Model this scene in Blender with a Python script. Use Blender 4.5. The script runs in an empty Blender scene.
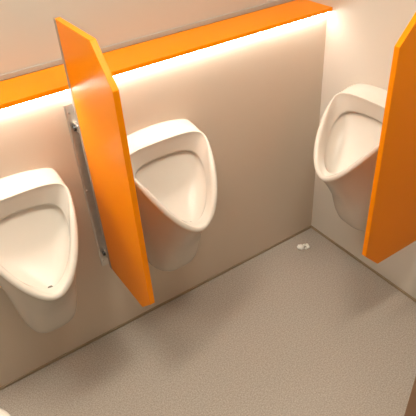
import bpy, bmesh, math, random
from mathutils import Vector, Matrix

S = bpy.context.scene
COL = S.collection
random.seed(4)

# ------------------------------------------------------------------ helpers
def lin(r, g, b):
    def f(c):
        c /= 255.0
        return c / 12.92 if c <= 0.04045 else ((c + 0.055) / 1.055) ** 2.4
    return (f(r), f(g), f(b), 1.0)

def material(name, color, rough=0.5, metal=0.0, noise=None, bump=None, coat=0.0, spec=0.5):
    """noise = (scale, amount) tints the base colour; bump = (scale, strength)."""
    m = bpy.data.materials.new(name)
    m.use_nodes = True
    nt = m.node_tree
    b = nt.nodes['Principled BSDF']
    b.inputs['Base Color'].default_value = color
    b.inputs['Roughness'].default_value = rough
    b.inputs['Metallic'].default_value = metal
    b.inputs['Coat Weight'].default_value = coat
    b.inputs['Coat Roughness'].default_value = 0.08
    b.inputs['Specular IOR Level'].default_value = spec
    tc = nt.nodes.new('ShaderNodeTexCoord')
    if noise:
        n = nt.nodes.new('ShaderNodeTexNoise')
        n.inputs['Scale'].default_value = noise[0]
        n.inputs['Detail'].default_value = 4
        nt.links.new(tc.outputs['Object'], n.inputs['Vector'])
        r = nt.nodes.new('ShaderNodeValToRGB')
        a = noise[1]
        r.color_ramp.elements[0].position = 0.3
        r.color_ramp.elements[1].position = 0.7
        r.color_ramp.elements[0].color = tuple(c * (1 - a) for c in color[:3]) + (1,)
        r.color_ramp.elements[1].color = tuple(min(1, c * (1 + a)) for c in color[:3]) + (1,)
        nt.links.new(n.outputs['Fac'], r.inputs['Fac'])
        nt.links.new(r.outputs['Color'], b.inputs['Base Color'])
    if bump:
        n2 = nt.nodes.new('ShaderNodeTexNoise')
        n2.inputs['Scale'].default_value = bump[0]
        n2.inputs['Detail'].default_value = 3
        nt.links.new(tc.outputs['Object'], n2.inputs['Vector'])
        bp = nt.nodes.new('ShaderNodeBump')
        bp.inputs['Strength'].default_value = bump[1]
        bp.inputs['Distance'].default_value = 0.002
        nt.links.new(n2.outputs['Fac'], bp.inputs['Height'])
        nt.links.new(bp.outputs['Normal'], b.inputs['Normal'])
    return m

def emitter(name, color, strength):
    m = bpy.data.materials.new(name)
    m.use_nodes = True
    nt = m.node_tree
    nt.nodes.clear()
    o = nt.nodes.new('ShaderNodeOutputMaterial')
    e = nt.nodes.new('ShaderNodeEmission')
    e.inputs['Color'].default_value = color
    e.inputs['Strength'].default_value = strength
    nt.links.new(e.outputs['Emission'], o.inputs['Surface'])
    return m

def build(name, bm, mat, parent=None, smooth=False, bevel=0.0, seg=2):
    bmesh.ops.recalc_face_normals(bm, faces=bm.faces)
    me = bpy.data.meshes.new(name)
    bm.to_mesh(me)
    bm.free()
    me.materials.append(mat)
    if smooth:
        for p in me.polygons:
            p.use_smooth = True
    o = bpy.data.objects.new(name, me)
    COL.objects.link(o)
    if parent:
        o.parent = parent
    if bevel:
        md = o.modifiers.new('bevel', 'BEVEL')
        md.width = bevel
        md.segments = seg
        md.limit_method = 'ANGLE'
    return o

def box(bm, x0, x1, y0, y1, z0, z1):
    v = [bm.verts.new((x, y, z)) for x in (x0, x1) for y in (y0, y1) for z in (z0, z1)]
    for f in ((0, 1, 3, 2), (4, 6, 7, 5), (0, 4, 5, 1), (2, 3, 7, 6), (0, 2, 6, 4), (1, 5, 7, 3)):
        bm.faces.new([v[i] for i in f])
    return bm

def boxes(*bs):
    bm = bmesh.new()
    for b in bs:
        box(bm, *b)
    return bm

def prism(bm, prof, axis, a0, a1):
    """extrude a 2D outline along an axis ('x','y','z')."""
    def P(p, a):
        return {'x': (a, p[0], p[1]), 'y': (p[0], a, p[1]), 'z': (p[0], p[1], a)}[axis]
    A = [bm.verts.new(P(p, a0)) for p in prof]
    B = [bm.verts.new(P(p, a1)) for p in prof]
    n = len(prof)
    bm.faces.new(A)
    bm.faces.new(B[::-1])
    for i in range(n):
        bm.faces.new((A[i], A[(i + 1) % n], B[(i + 1) % n], B[i]))
    return bm

def cyl(bm, c, axis, r0, r1, h, n=24):
    """frustum from c along axis."""
    axis = Vector(axis).normalized()
    q = axis.to_track_quat('Z', 'Y')
    A = [bm.verts.new(Vector(c) + q @ Vector((r0 * math.cos(2 * math.pi * i / n), r0 * math.sin(2 * math.pi * i / n), 0))) for i in range(n)]
    B = [bm.verts.new(Vector(c) + q @ Vector((r1 * math.cos(2 * math.pi * i / n), r1 * math.sin(2 * math.pi * i / n), h))) for i in range(n)]
    bm.faces.new(A[::-1])
    bm.faces.new(B)
    for i in range(n):
        bm.faces.new((A[i], A[(i + 1) % n], B[(i + 1) % n], B[i]))
    return bm

def loft(bm, rings, cap0=True, cap1=True):
    V = [[bm.verts.new(p) for p in r] for r in rings]
    n = len(rings[0])
    for a, b in zip(V[:-1], V[1:]):
        for i in range(n):
            bm.faces.new((a[i], a[(i + 1) % n], b[(i + 1) % n], b[i]))
    if cap0:
        bm.faces.new(V[0][::-1])
    if cap1:
        bm.faces.new(V[-1])
    return bm

def empty(name, loc, rz=0.0):
    o = bpy.data.objects.new(name, None)
    o.empty_display_size = 0.1
    o.location = loc
    o.rotation_euler = (0, 0, rz)
    COL.objects.link(o)
    return o

def tag(o, label, cat, group=None):
    o['label'] = label
    o['category'] = cat
    if group:
        o['group'] = group
    return o

def struct(o):
    o['kind'] = 'structure'
    return o

def dup(root, loc, rz):
    r = root.copy()
    COL.objects.link(r)
    r.location = loc
    r.rotation_euler = (0, 0, rz)
    for ch in list(root.children):
        c = ch.copy()
        COL.objects.link(c)
        c.parent = r
        for g in list(ch.children):
            d = g.copy()
            COL.objects.link(d)
            d.parent = c
    return r

# ---------------------------------------------------------------- materials
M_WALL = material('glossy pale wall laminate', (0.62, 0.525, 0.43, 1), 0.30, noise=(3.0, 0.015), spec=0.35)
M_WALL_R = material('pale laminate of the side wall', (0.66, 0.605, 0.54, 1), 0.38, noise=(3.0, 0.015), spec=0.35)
M_UPPER = material('satin wall board', (0.535, 0.51, 0.46, 1), 0.42, noise=(2.5, 0.015))
M_FLOOR = material('speckled grey vinyl', (0.395, 0.352, 0.308, 1), 0.62, noise=(200, 0.27), bump=(220, 0.2), spec=0.3)
M_CEIL = material('white ceiling paint', (0.78, 0.76, 0.73, 1), 0.8)
M_ORANGE = material('orange laminate', (.96, .285, .002, 1), 0.30, noise=(4, 0.015), spec=0.13)
M_CERAMIC = material('white sanitary ceramic', (0.64, 0.60, 0.545, 1), 0.22, coat=0.0, spec=0.3)
M_ALU = material('brushed aluminium', (0.62, 0.59, 0.55, 1), 0.36, metal=0.85, noise=(60, 0.05))
M_SATIN = material('satin grey profile', (0.42, 0.40, 0.38, 1), 0.45, metal=0.3)
M_TRIM = material('grey wall profile', (0.40, 0.39, 0.365, 1), 0.5)
M_JOINT = material('taupe floor joint', lin(150, 132, 108), 0.55)
M_BLACK = material('black plastic', (0.02, 0.02, 0.02, 1), 0.4)
M_DARK = material('drain grey', (0.10, 0.09, 0.07, 1), 0.4)
M_CHROME = material('chrome', (0.85, 0.84, 0.82, 1), 0.12, metal=1.0)
M_BROWN = material('brown door frame laminate', lin(150, 116, 88), 0.5, noise=(8, 0.06))
M_PAPER = material('white tissue paper', (0.95, 0.93, 0.88, 1), 0.9, noise=(60, 0.04))
M_STRIP = emitter('warm white light strip', (1.0, 0.98, 0.90, 1), 50.0)
M_PANEL = emitter('ceiling lamp diffuser', (1.0, 0.91, 0.76, 1), 42.0)

# ------------------------------------------------------------------ setting
XL, YF, ZC = -2.05, -2.3, 2.55       # left wall, far side of the room behind the camera, ceiling
YB = 0.1487                          # upper wall, behind the ledge
ZS, ZT = 1.0527, 1.0670              # ledge underside and top
YR, XR = -1.00, -0.574               # return wall at right
struct(build('floor', boxes((XL - .1, 0.1, YF - .1, YB + .1, -0.10, 0.0)), M_FLOOR))
struct(build('ceiling', boxes((XL - .1, 0.1, YF - .1, YB + .1, ZC, ZC + .1)), M_CEIL))
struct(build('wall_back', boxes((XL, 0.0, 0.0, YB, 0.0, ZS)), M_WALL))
struct(build('wall_back_upper', boxes((XL, 0.0, YB, YB + .1, 0.0, ZC)), M_UPPER))
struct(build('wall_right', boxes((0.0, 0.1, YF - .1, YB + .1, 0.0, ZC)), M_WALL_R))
struct(build('wall_left', boxes((XL - .1, XL, YF - .1, YB + .1, 0.0, ZC)), M_UPPER))
struct(build('wall_front', boxes((XL, 0.0, YF - .1, YF, 0.0, ZC)), M_UPPER))
struct(build('wall_return', boxes((XR + .018, 0.0, YR - .10, YR - .01, 0.0, ZC)), M_UPPER))
struct(build('baseboard_back', boxes((XL, 0.0, -0.007, 0.0, 0.0, 0.011)), M_JOINT, bevel=.002))
struct(build('baseboard_right', boxes((-0.007, 0.0, YR - .01, -0.007, 0.0, 0.011)), M_JOINT, bevel=.002))
struct(build('trim_1', boxes((XL, 0.0, YB - .006, YB, ZT, ZT + .016)), M_TRIM, bevel=.001))      # profile where ledge meets upper wall
# jamb of the doorway, lower right corner
jb = bmesh.new()
box(jb, XR, XR + .018, YR - .11, YR, 0.0, ZC)
box(jb, XR - .008, XR, YR - .11, YR - .035, 0.0, ZC)
struct(build('trim_2', jb, M_BROWN, bevel=.002))

# -------------------------------------------------------------------- ledge
ledge = tag(build('ledge', boxes((XL + .002, -0.0005, -0.0252, YB - .007, ZS, ZT)), M_ORANGE, bevel=.0012),
            'long orange wall ledge running above the urinals, lit from beneath', 'ledge')
strip = build('light_strip', boxes((XL + .01, -0.004, -0.0180, -0.0080, ZS - .0040, ZS - .0005)), M_STRIP, ledge)
strip['label'] = 'glowing warm white light strip'

# ------------------------------------------------------------------ urinals
def bez(a, b, c, d, t):
    return tuple(a[i] * (1 - t) ** 3 + 3 * b[i] * t * (1 - t) ** 2 + 3 * c[i] * t * t * (1 - t) + d[i] * t ** 3 for i in range(len(a)))

NS = 40
def half_to_loop(h):
    """h: points from bottom centre to top centre (u>=0) -> closed loop."""
    return h + [(-p[0],) + tuple(p[1:]) for p in h[-2:0:-1]]

W, zb, zm, zt = .158, .572, .785, .814
yb, yt, bend = .297, .070, .024
def y_rim(z):
    k = (z - zb) / (zt - zb)
    return yb + (yt - yb) * k + bend * k * (1 - k) * 4
half = [bez((0, zb), (.0777, zb), (W, zm - .043), (W, zm), i / NS) for i in range(NS)] + \
       [bez((W, zm), (W, zm + .0287), (.093, zt), (0, zt), i / NS) for i in range(NS + 1)]
R_OUT = half_to_loop([(u, y_rim(z), z) for u, z in half])
n = len(R_OUT)

def resample(poly, m):
    """m+1 points by arc length along a smooth curve through poly."""
    pts = [Vector(p) for p in poly]
    dense = []
    for i in range(len(pts) - 1):
        p0 = pts[max(i - 1, 0)]; p1 = pts[i]; p2 = pts[i + 1]; p3 = pts[min(i + 2, len(pts) - 1)]
        for k in range(16):
            t = k / 16
            dense.append(0.5 * ((2 * p1) + (p2 - p0) * t + (2 * p0 - 5 * p1 + 4 * p2 - p3) * t * t + (3 * p1 - p0 - 3 * p2 + p3) * t ** 3))
    dense.append(pts[-1])
    L = [0]
    for a, b in zip(dense, dense[1:]):
        L.append(L[-1] + (b - a).length)
    out, j = [], 0
    for i in range(m + 1):
        s = L[-1] * i / m
        while j < len(L) - 2 and L[j + 1] < s:
            j += 1
        t = (s - L[j]) / max(1e-9, L[j + 1] - L[j])
        out.append(dense[j].lerp(dense[j + 1], t))
    return out

bseg1 = resample([(0, .210), (.042, .214), (.072, .236), (.090, .280), (.099, .34), (.109, .43), (.130, .55), (.157, .70), (.164, .765)], NS)
bseg2 = resample([(.164, .765), (.161, .795), (.145, .815), (.10, .828), (.05, .835), (0, .837)], NS)
B_WALL = half_to_loop([(p.x, 0.0, p.y) for p in bseg1[:-1]] + [(p.x, 0.0, p.y) for p in bseg2])

def sm(a, b, x):
    t = min(1, max(0, (x - a) / (b - a)))
    return t * t * (3 - 2 * t)

# profiles from the rim (0) to the wall (1): (depth fraction of rim depth, drop fraction)
PB = [(1.0, 0.0), (.975, .018), (.93, .055), (.865, .12), (.785, .21), (.705, .31), (.63, .41), (.57, .51), (.525, .61), (.475, .71), (.415, .80), (.335, .87), (.225, .93), (.10, .975), (0, 1.0)]
PS = [(1.0, 0.0), (.975, .018), (.93, .050), (.87, .11), (.80, .20), (.73, .31), (.66, .43), (.59, .55), (.52, .66), (.45, .75), (.37, .83), (.28, .90), (.18, .955), (.08, .99), (0, 1.0)]
outer = []
for k in range(len(PB)):
    ring = []
    for i in range(n):
        r, b = Vector(R_OUT[i]), Vector(B_WALL[i])
        kk = (r.z - zb) / (zt - zb)
        w = 1 - sm(.0, .45, kk)
        fy = PB[k][0] * w + PS[k][0] * (1 - w)
        fz = PB[k][1] * w + PS[k][1] * (1 - w)
        ring.append((r.x + (b.x - r.x) * fz, r.y * fy, r.z + (b.z - r.z) * fz))
    outer.append(ring)

# inner edge of the rim
slope = Vector((0, yb - yt, -(zt - zb))).normalized()         # along the rim plane, downwards/outwards
nrm = Vector((0, zt - zb, yb - yt)).normalized()              # out of the rim plane (outwards, up)
def rim_width(kk):
    return .021 * (1 - sm(.55, .95, kk)) + .007 * sm(.55, .95, kk)
I_IN, MIDR = [], []
for i in range(n):
    p, a, b = Vector(R_OUT[i]), Vector(R_OUT[(i - 1) % n]), Vector(R_OUT[(i + 1) % n])
    t = (b - a).normalized()
    inn = nrm.cross(t).normalized()
    if inn.dot(Vector((0, y_rim(.715), .715)) - p) < 0:
        inn = -inn
    kk = (p.z - zb) / (zt - zb)
    w = rim_width(kk)
    I_IN.append((p + inn * w, inn, w, kk))
rings_in = []
for f, hgt in ((.18, .0045), (.42, .0065), (.68, .0055), (.90, .0015), (1.0, -.004)):
    rings_in.append([tuple(Vector(R_OUT[i]) + I_IN[i][1] * I_IN[i][2] * f + nrm * hgt * (.35 + .65 * (1 - sm(.6, .95, I_IN[i][3])))) for i in range(n)])

# fold where the inner wall ends and the bowl starts
def y_fold(z):
    return .262 + (.066 - .262) * (z - .592) / (.746 - .592)
fh = [bez((0, .592), (.050, .592), (.122, .660), (.122, .706), i / NS) for i in range(NS)] + \
     [bez((.122, .706), (.122, .735), (.105, .746), (0, .748), i / NS) for i in range(NS + 1)]
FOLD = half_to_loop([(u, y_fold(z), z) for u, z in fh])
last = rings_in[-1]
for f in (.2, .45, .7, .9):
    rings_in.append([tuple(Vector(last[i]).lerp(Vector(FOLD[i]), f)) for i in range(n)])
rings_in.append([tuple(p) for p in FOLD])
# undercut behind the fold, then the bowl
D = Vector((0, .226, .550))
base = []
for i in range(n):
    p = Vector(FOLD[i])
    kk = (p.z - .592) / .154
    base.append(Vector((p.x * 1.03, p.y - .016 * (.3 + .7 * kk), p.z + .005 * kk - .004 * (1 - kk))))
rings_in.append([tuple(p) for p in base])
for s in (.06, .14, .24, .36, .5, .64, .78, .9, .965):
    ring = []
    for i in range(n):
        p = base[i]
        kk = (FOLD[i][2] - .592) / .154
        q = p.lerp(D, s)
        bul = math.sin(math.pi * s) ** .8
        q.y -= .028 * bul * kk
        q.x *= 1 + .16 * bul
        q.z -= .010 * bul
        ring.append(tuple(q))
    rings_in.append(ring)

def make_urinal():
    root = empty('urinal', (0, 0, 0))
    # local frame: wall at y = 0, the bowl stands out towards -y
    rings = [[(p[0], -p[1], p[2]) for p in r] for r in (outer[::-1] + rings_in)]
    build('ceramic_bowl', loft(bmesh.new(), rings), M_CERAMIC, root, smooth=True)
    dr = bmesh.new()
    ax = Vector((0, -.35, 1)).normalized()
    c = Vector((0, -D.y, D.z)) - ax * .004
    cyl(dr, c, ax, .017, .016, .006, 28)
    build('drain', dr, M_DARK, root, smooth=False)['label'] = 'dark round drain'
    return root

G_UR = 'white ceramic wall urinals'
ur = make_urinal()
ur.location = (-0.803, 0, 0)
tag(ur, 'middle of the three white urinals, on the back wall between partition and corner', 'urinal', G_UR)
u2 = dup(ur, (-1.306, 0, 0), 0)
tag(u2, 'white urinal at the left edge of the photo, left of the aluminium partition rail', 'urinal', G_UR)
u3 = dup(ur, (0, -0.323, 0), -math.pi / 2)
tag(u3, 'white urinal on the right wall, partly hidden behind the orange partition', 'urinal', G_UR)

# --------------------------------------------------------------- partitions
def make_partition():
    """local frame: wall at y = 0, left face of the board at x = 0, board stands out towards -y"""
    root = empty('urinal_partition', (0, 0, 0))
    g, Dp, z0, z1, t = .0398, .3176, .3604, 1.2604, .0174
    yf = -g - Dp
    prof = [(-g, z0), (-g, z1), (yf + .0881, z1), (yf, z1 - .101), (yf, z0 + .0739), (yf + .073, z0)]
    build('panel', prism(bmesh.new(), prof, 'x', 0, t), M_ORANGE, root, bevel=.0012)
    ch = bmesh.new()
    prism(ch, [(-g + .002, z0 - .001), (-g + .002, z1 + .001), (-g - .011, z1 + .001), (-g - .011, z0 - .001)], 'x', -.0014, -.00005)
    prism(ch, [(-g + .002, z0 - .001), (-g + .002, z1 + .001), (-g - .011, z1 + .001), (-g - .011, z0 - .001)], 'x', t + .00005, t + .0014)
    box(ch, -.0014, t + .0014, -g + .00005, -g + .002, z0 - .001, z1 + .001)
    e = build('edge_channel', ch, M_SATIN, root)
    e['label'] = 'grey metal channel along the rear edge'
    rl = bmesh.new()
    c = t / 2
    prism(rl, [(c - .028, -.0005), (c - .028, -.006), (c - .024, -.008), (c + .024, -.008), (c + .028, -.006), (c + .028, -.0005)], 'z', .352, 1.000)
    r = build('mounting_rail', rl, M_ALU, root)
    r['label'] = 'aluminium rail screwed to the wall'
    for zc in (.928, .420):
        b = bmesh.new()
        box(b, c - .013, c + .013, -g + .002, -.008, zc - .013, zc + .013)
        bo = build('bracket', b, M_ALU, root, bevel=.002)
        k = bmesh.new()
        cyl(k, (c - .013, -.022, zc), (-1, 0, 0), .0095, .0085, .007, 18)
        build('bracket_screw', k, M_BLACK, bo)['label'] = 'black screw head'
    sc = bmesh.new()
    for zc in (.975, .690, .378):
        cyl(sc, (c - .0195, -.0078, zc), (0, -1, 0), .003, .0025, .0014, 12)
    build('rail_screw', sc, M_CHROME, r)
    return root

G_P = 'orange partition boards between urinals'
p1 = make_partition()
p1.location = (-1.0549, 0, 0)
tag(p1, 'orange partition board with clipped corners on the back wall, between two urinals, its metal rail showing', 'partition', G_P)
p2 = dup(p1, (0, -0.6127 + .0174, 0), -math.pi / 2)
tag(p2, 'orange partition board at the right edge of the photo, in front of the right wall urinal', 'partition', G_P)

# ----------------------------------------------------- litter, basin, lamps
bm = bmesh.new()
g = bmesh.ops.create_icosphere(bm, subdivisions=4, radius=.0155)
for v in g['verts']:
    d = v.co.normalized()
    k = 1 + .16 * math.sin(9 * d.x + 5 * d.y) * math.cos(7 * d.z + 4 * d.x) + .10 * math.sin(17 * d.y + 11 * d.z)
    v.co = Vector((d.x * .0155 * k - .012, d.y * .0155 * k + .004, max(0.0, d.z * .0155 * k * .62 + .0085)))
rings = []
for i in range(29):                                    # the loosely curled end of the scrap
    a = math.radians(-150 + 300 * i / 28)
    rr = .0068 * (1 + .25 * math.sin(5 * a)) * (.45 + .55 * math.sin(math.pi * (i + .5) / 29))
    R0 = .0125
    ring = []
    for k in range(12):
        t = 2 * math.pi * k / 12
        q = R0 + rr * math.cos(t)
        ring.append((.012 + q * math.cos(a), -.005 + q * math.sin(a), max(0.0, .0055 + rr * 1.1 * math.sin(t))))
    rings.append(ring)
loft(bm, rings)
lit = build('paper_scrap', bm, M_PAPER, smooth=True)
lit.location = (-0.140, -0.094, 0.0)
tag(lit, 'small crumpled white paper scrap on the grey floor near the corner', 'paper scrap')

def rrect(x0, x1, y0, y1, r, k=8):
    out = []
    for cx, cy, a in ((x1 - r, y1 - r, 0), (x0 + r, y1 - r, 90), (x0 + r, y0 + r, 180), (x1 - r, y0 + r, 270)):
        for i in range(k + 1):
            t = math.radians(a + 90 * i / k)
            out.append((cx + r * math.cos(t), cy + r * math.sin(t)))
    return out

bas = empty('wash_basin', (XL, -.945, .62))
x1b = 0.526
rgs = []
for (ins, z, r) in ((.10, 0.0, .08), (.04, .03, .09), (.008, .09, .10), (0, .15, .10), (.001, .172, .10), (.008, .18, .098), (.028, .18, .085), (.036, .172, .08), (.045, .13, .08), (.07, .07, .07), (.12, .045, .05)):
    rgs.append([(x, y, z) for x, y in rrect(ins + .001 if ins < .03 else ins, x1b - ins, -.26 + ins, .26 - ins, r)])
build('basin_bowl', loft(bmesh.new(), rgs), M_CERAMIC, bas, smooth=True)
tag(bas, 'rounded corner of a cream ceramic basin in the lower left corner', 'basin')

LX, LY = .40, .13
lamp = empty('ceiling_light', (-1.45, -0.52, ZC))
fr = bmesh.new()
for b in ((-LX, LX, -LY, -LY + .015, -.05, 0), (-LX, LX, LY - .015, LY, -.05, 0), (-LX, -LX + .015, -LY + .015, LY - .015, -.05, 0), (LX - .015, LX, -LY + .015, LY - .015, -.05, 0)):
    box(fr, *b)
build('frame', fr, M_SATIN, lamp)
build('diffuser', boxes((-LX + .016, LX - .016, -LY + .016, LY - .016, -.045, -.035)), M_PANEL, lamp)
tag(lamp, 'long ceiling light panel nearer the left wall, outside the photo', 'ceiling light', 'ceiling lights')
lamp2 = dup(lamp, (-0.62, -1.02, ZC), 0)
lamp2['label'] = 'long ceiling light panel nearer the right wall, outside the photo'

# ------------------------------------------------------------ world, camera
wd = bpy.data.worlds.new('World')
S.world = wd
wd.use_nodes = True
wd.node_tree.nodes['Background'].inputs['Color'].default_value = (1, .85, .7, 1)
wd.node_tree.nodes['Background'].inputs['Strength'].default_value = 0.02

cam = bpy.data.cameras.new('Camera')
cam.sensor_width = 36
cam.lens = 528.2 / 416 * 36
cam.clip_start = 0.02
co = bpy.data.objects.new('Camera', cam)
COL.objects.link(co)
RW = ((0.8260575844424928, -0.5607010187456557, -0.05694940528765795),
      (-0.37374593831340386, -0.46936943102847456, -0.8000039442466763),
      (0.4218327165823762, 0.6821339346445023, -0.5972859067709054))
rx, dn, fw = (Vector(r) for r in RW)
m = Matrix.Identity(4)
for i in range(3):
    m[i][0], m[i][1], m[i][2] = rx[i], -dn[i], -fw[i]
m[0][3], m[1][3], m[2][3] = -1.4957, -1.4593, 1.671
co.matrix_world = m
S.camera = co

S.view_settings.view_transform = 'Standard'
S.view_settings.look = 'None'
S.view_settings.gamma = 1
S.view_settings.exposure = 0.0
S.view_settings.use_curve_mapping = False
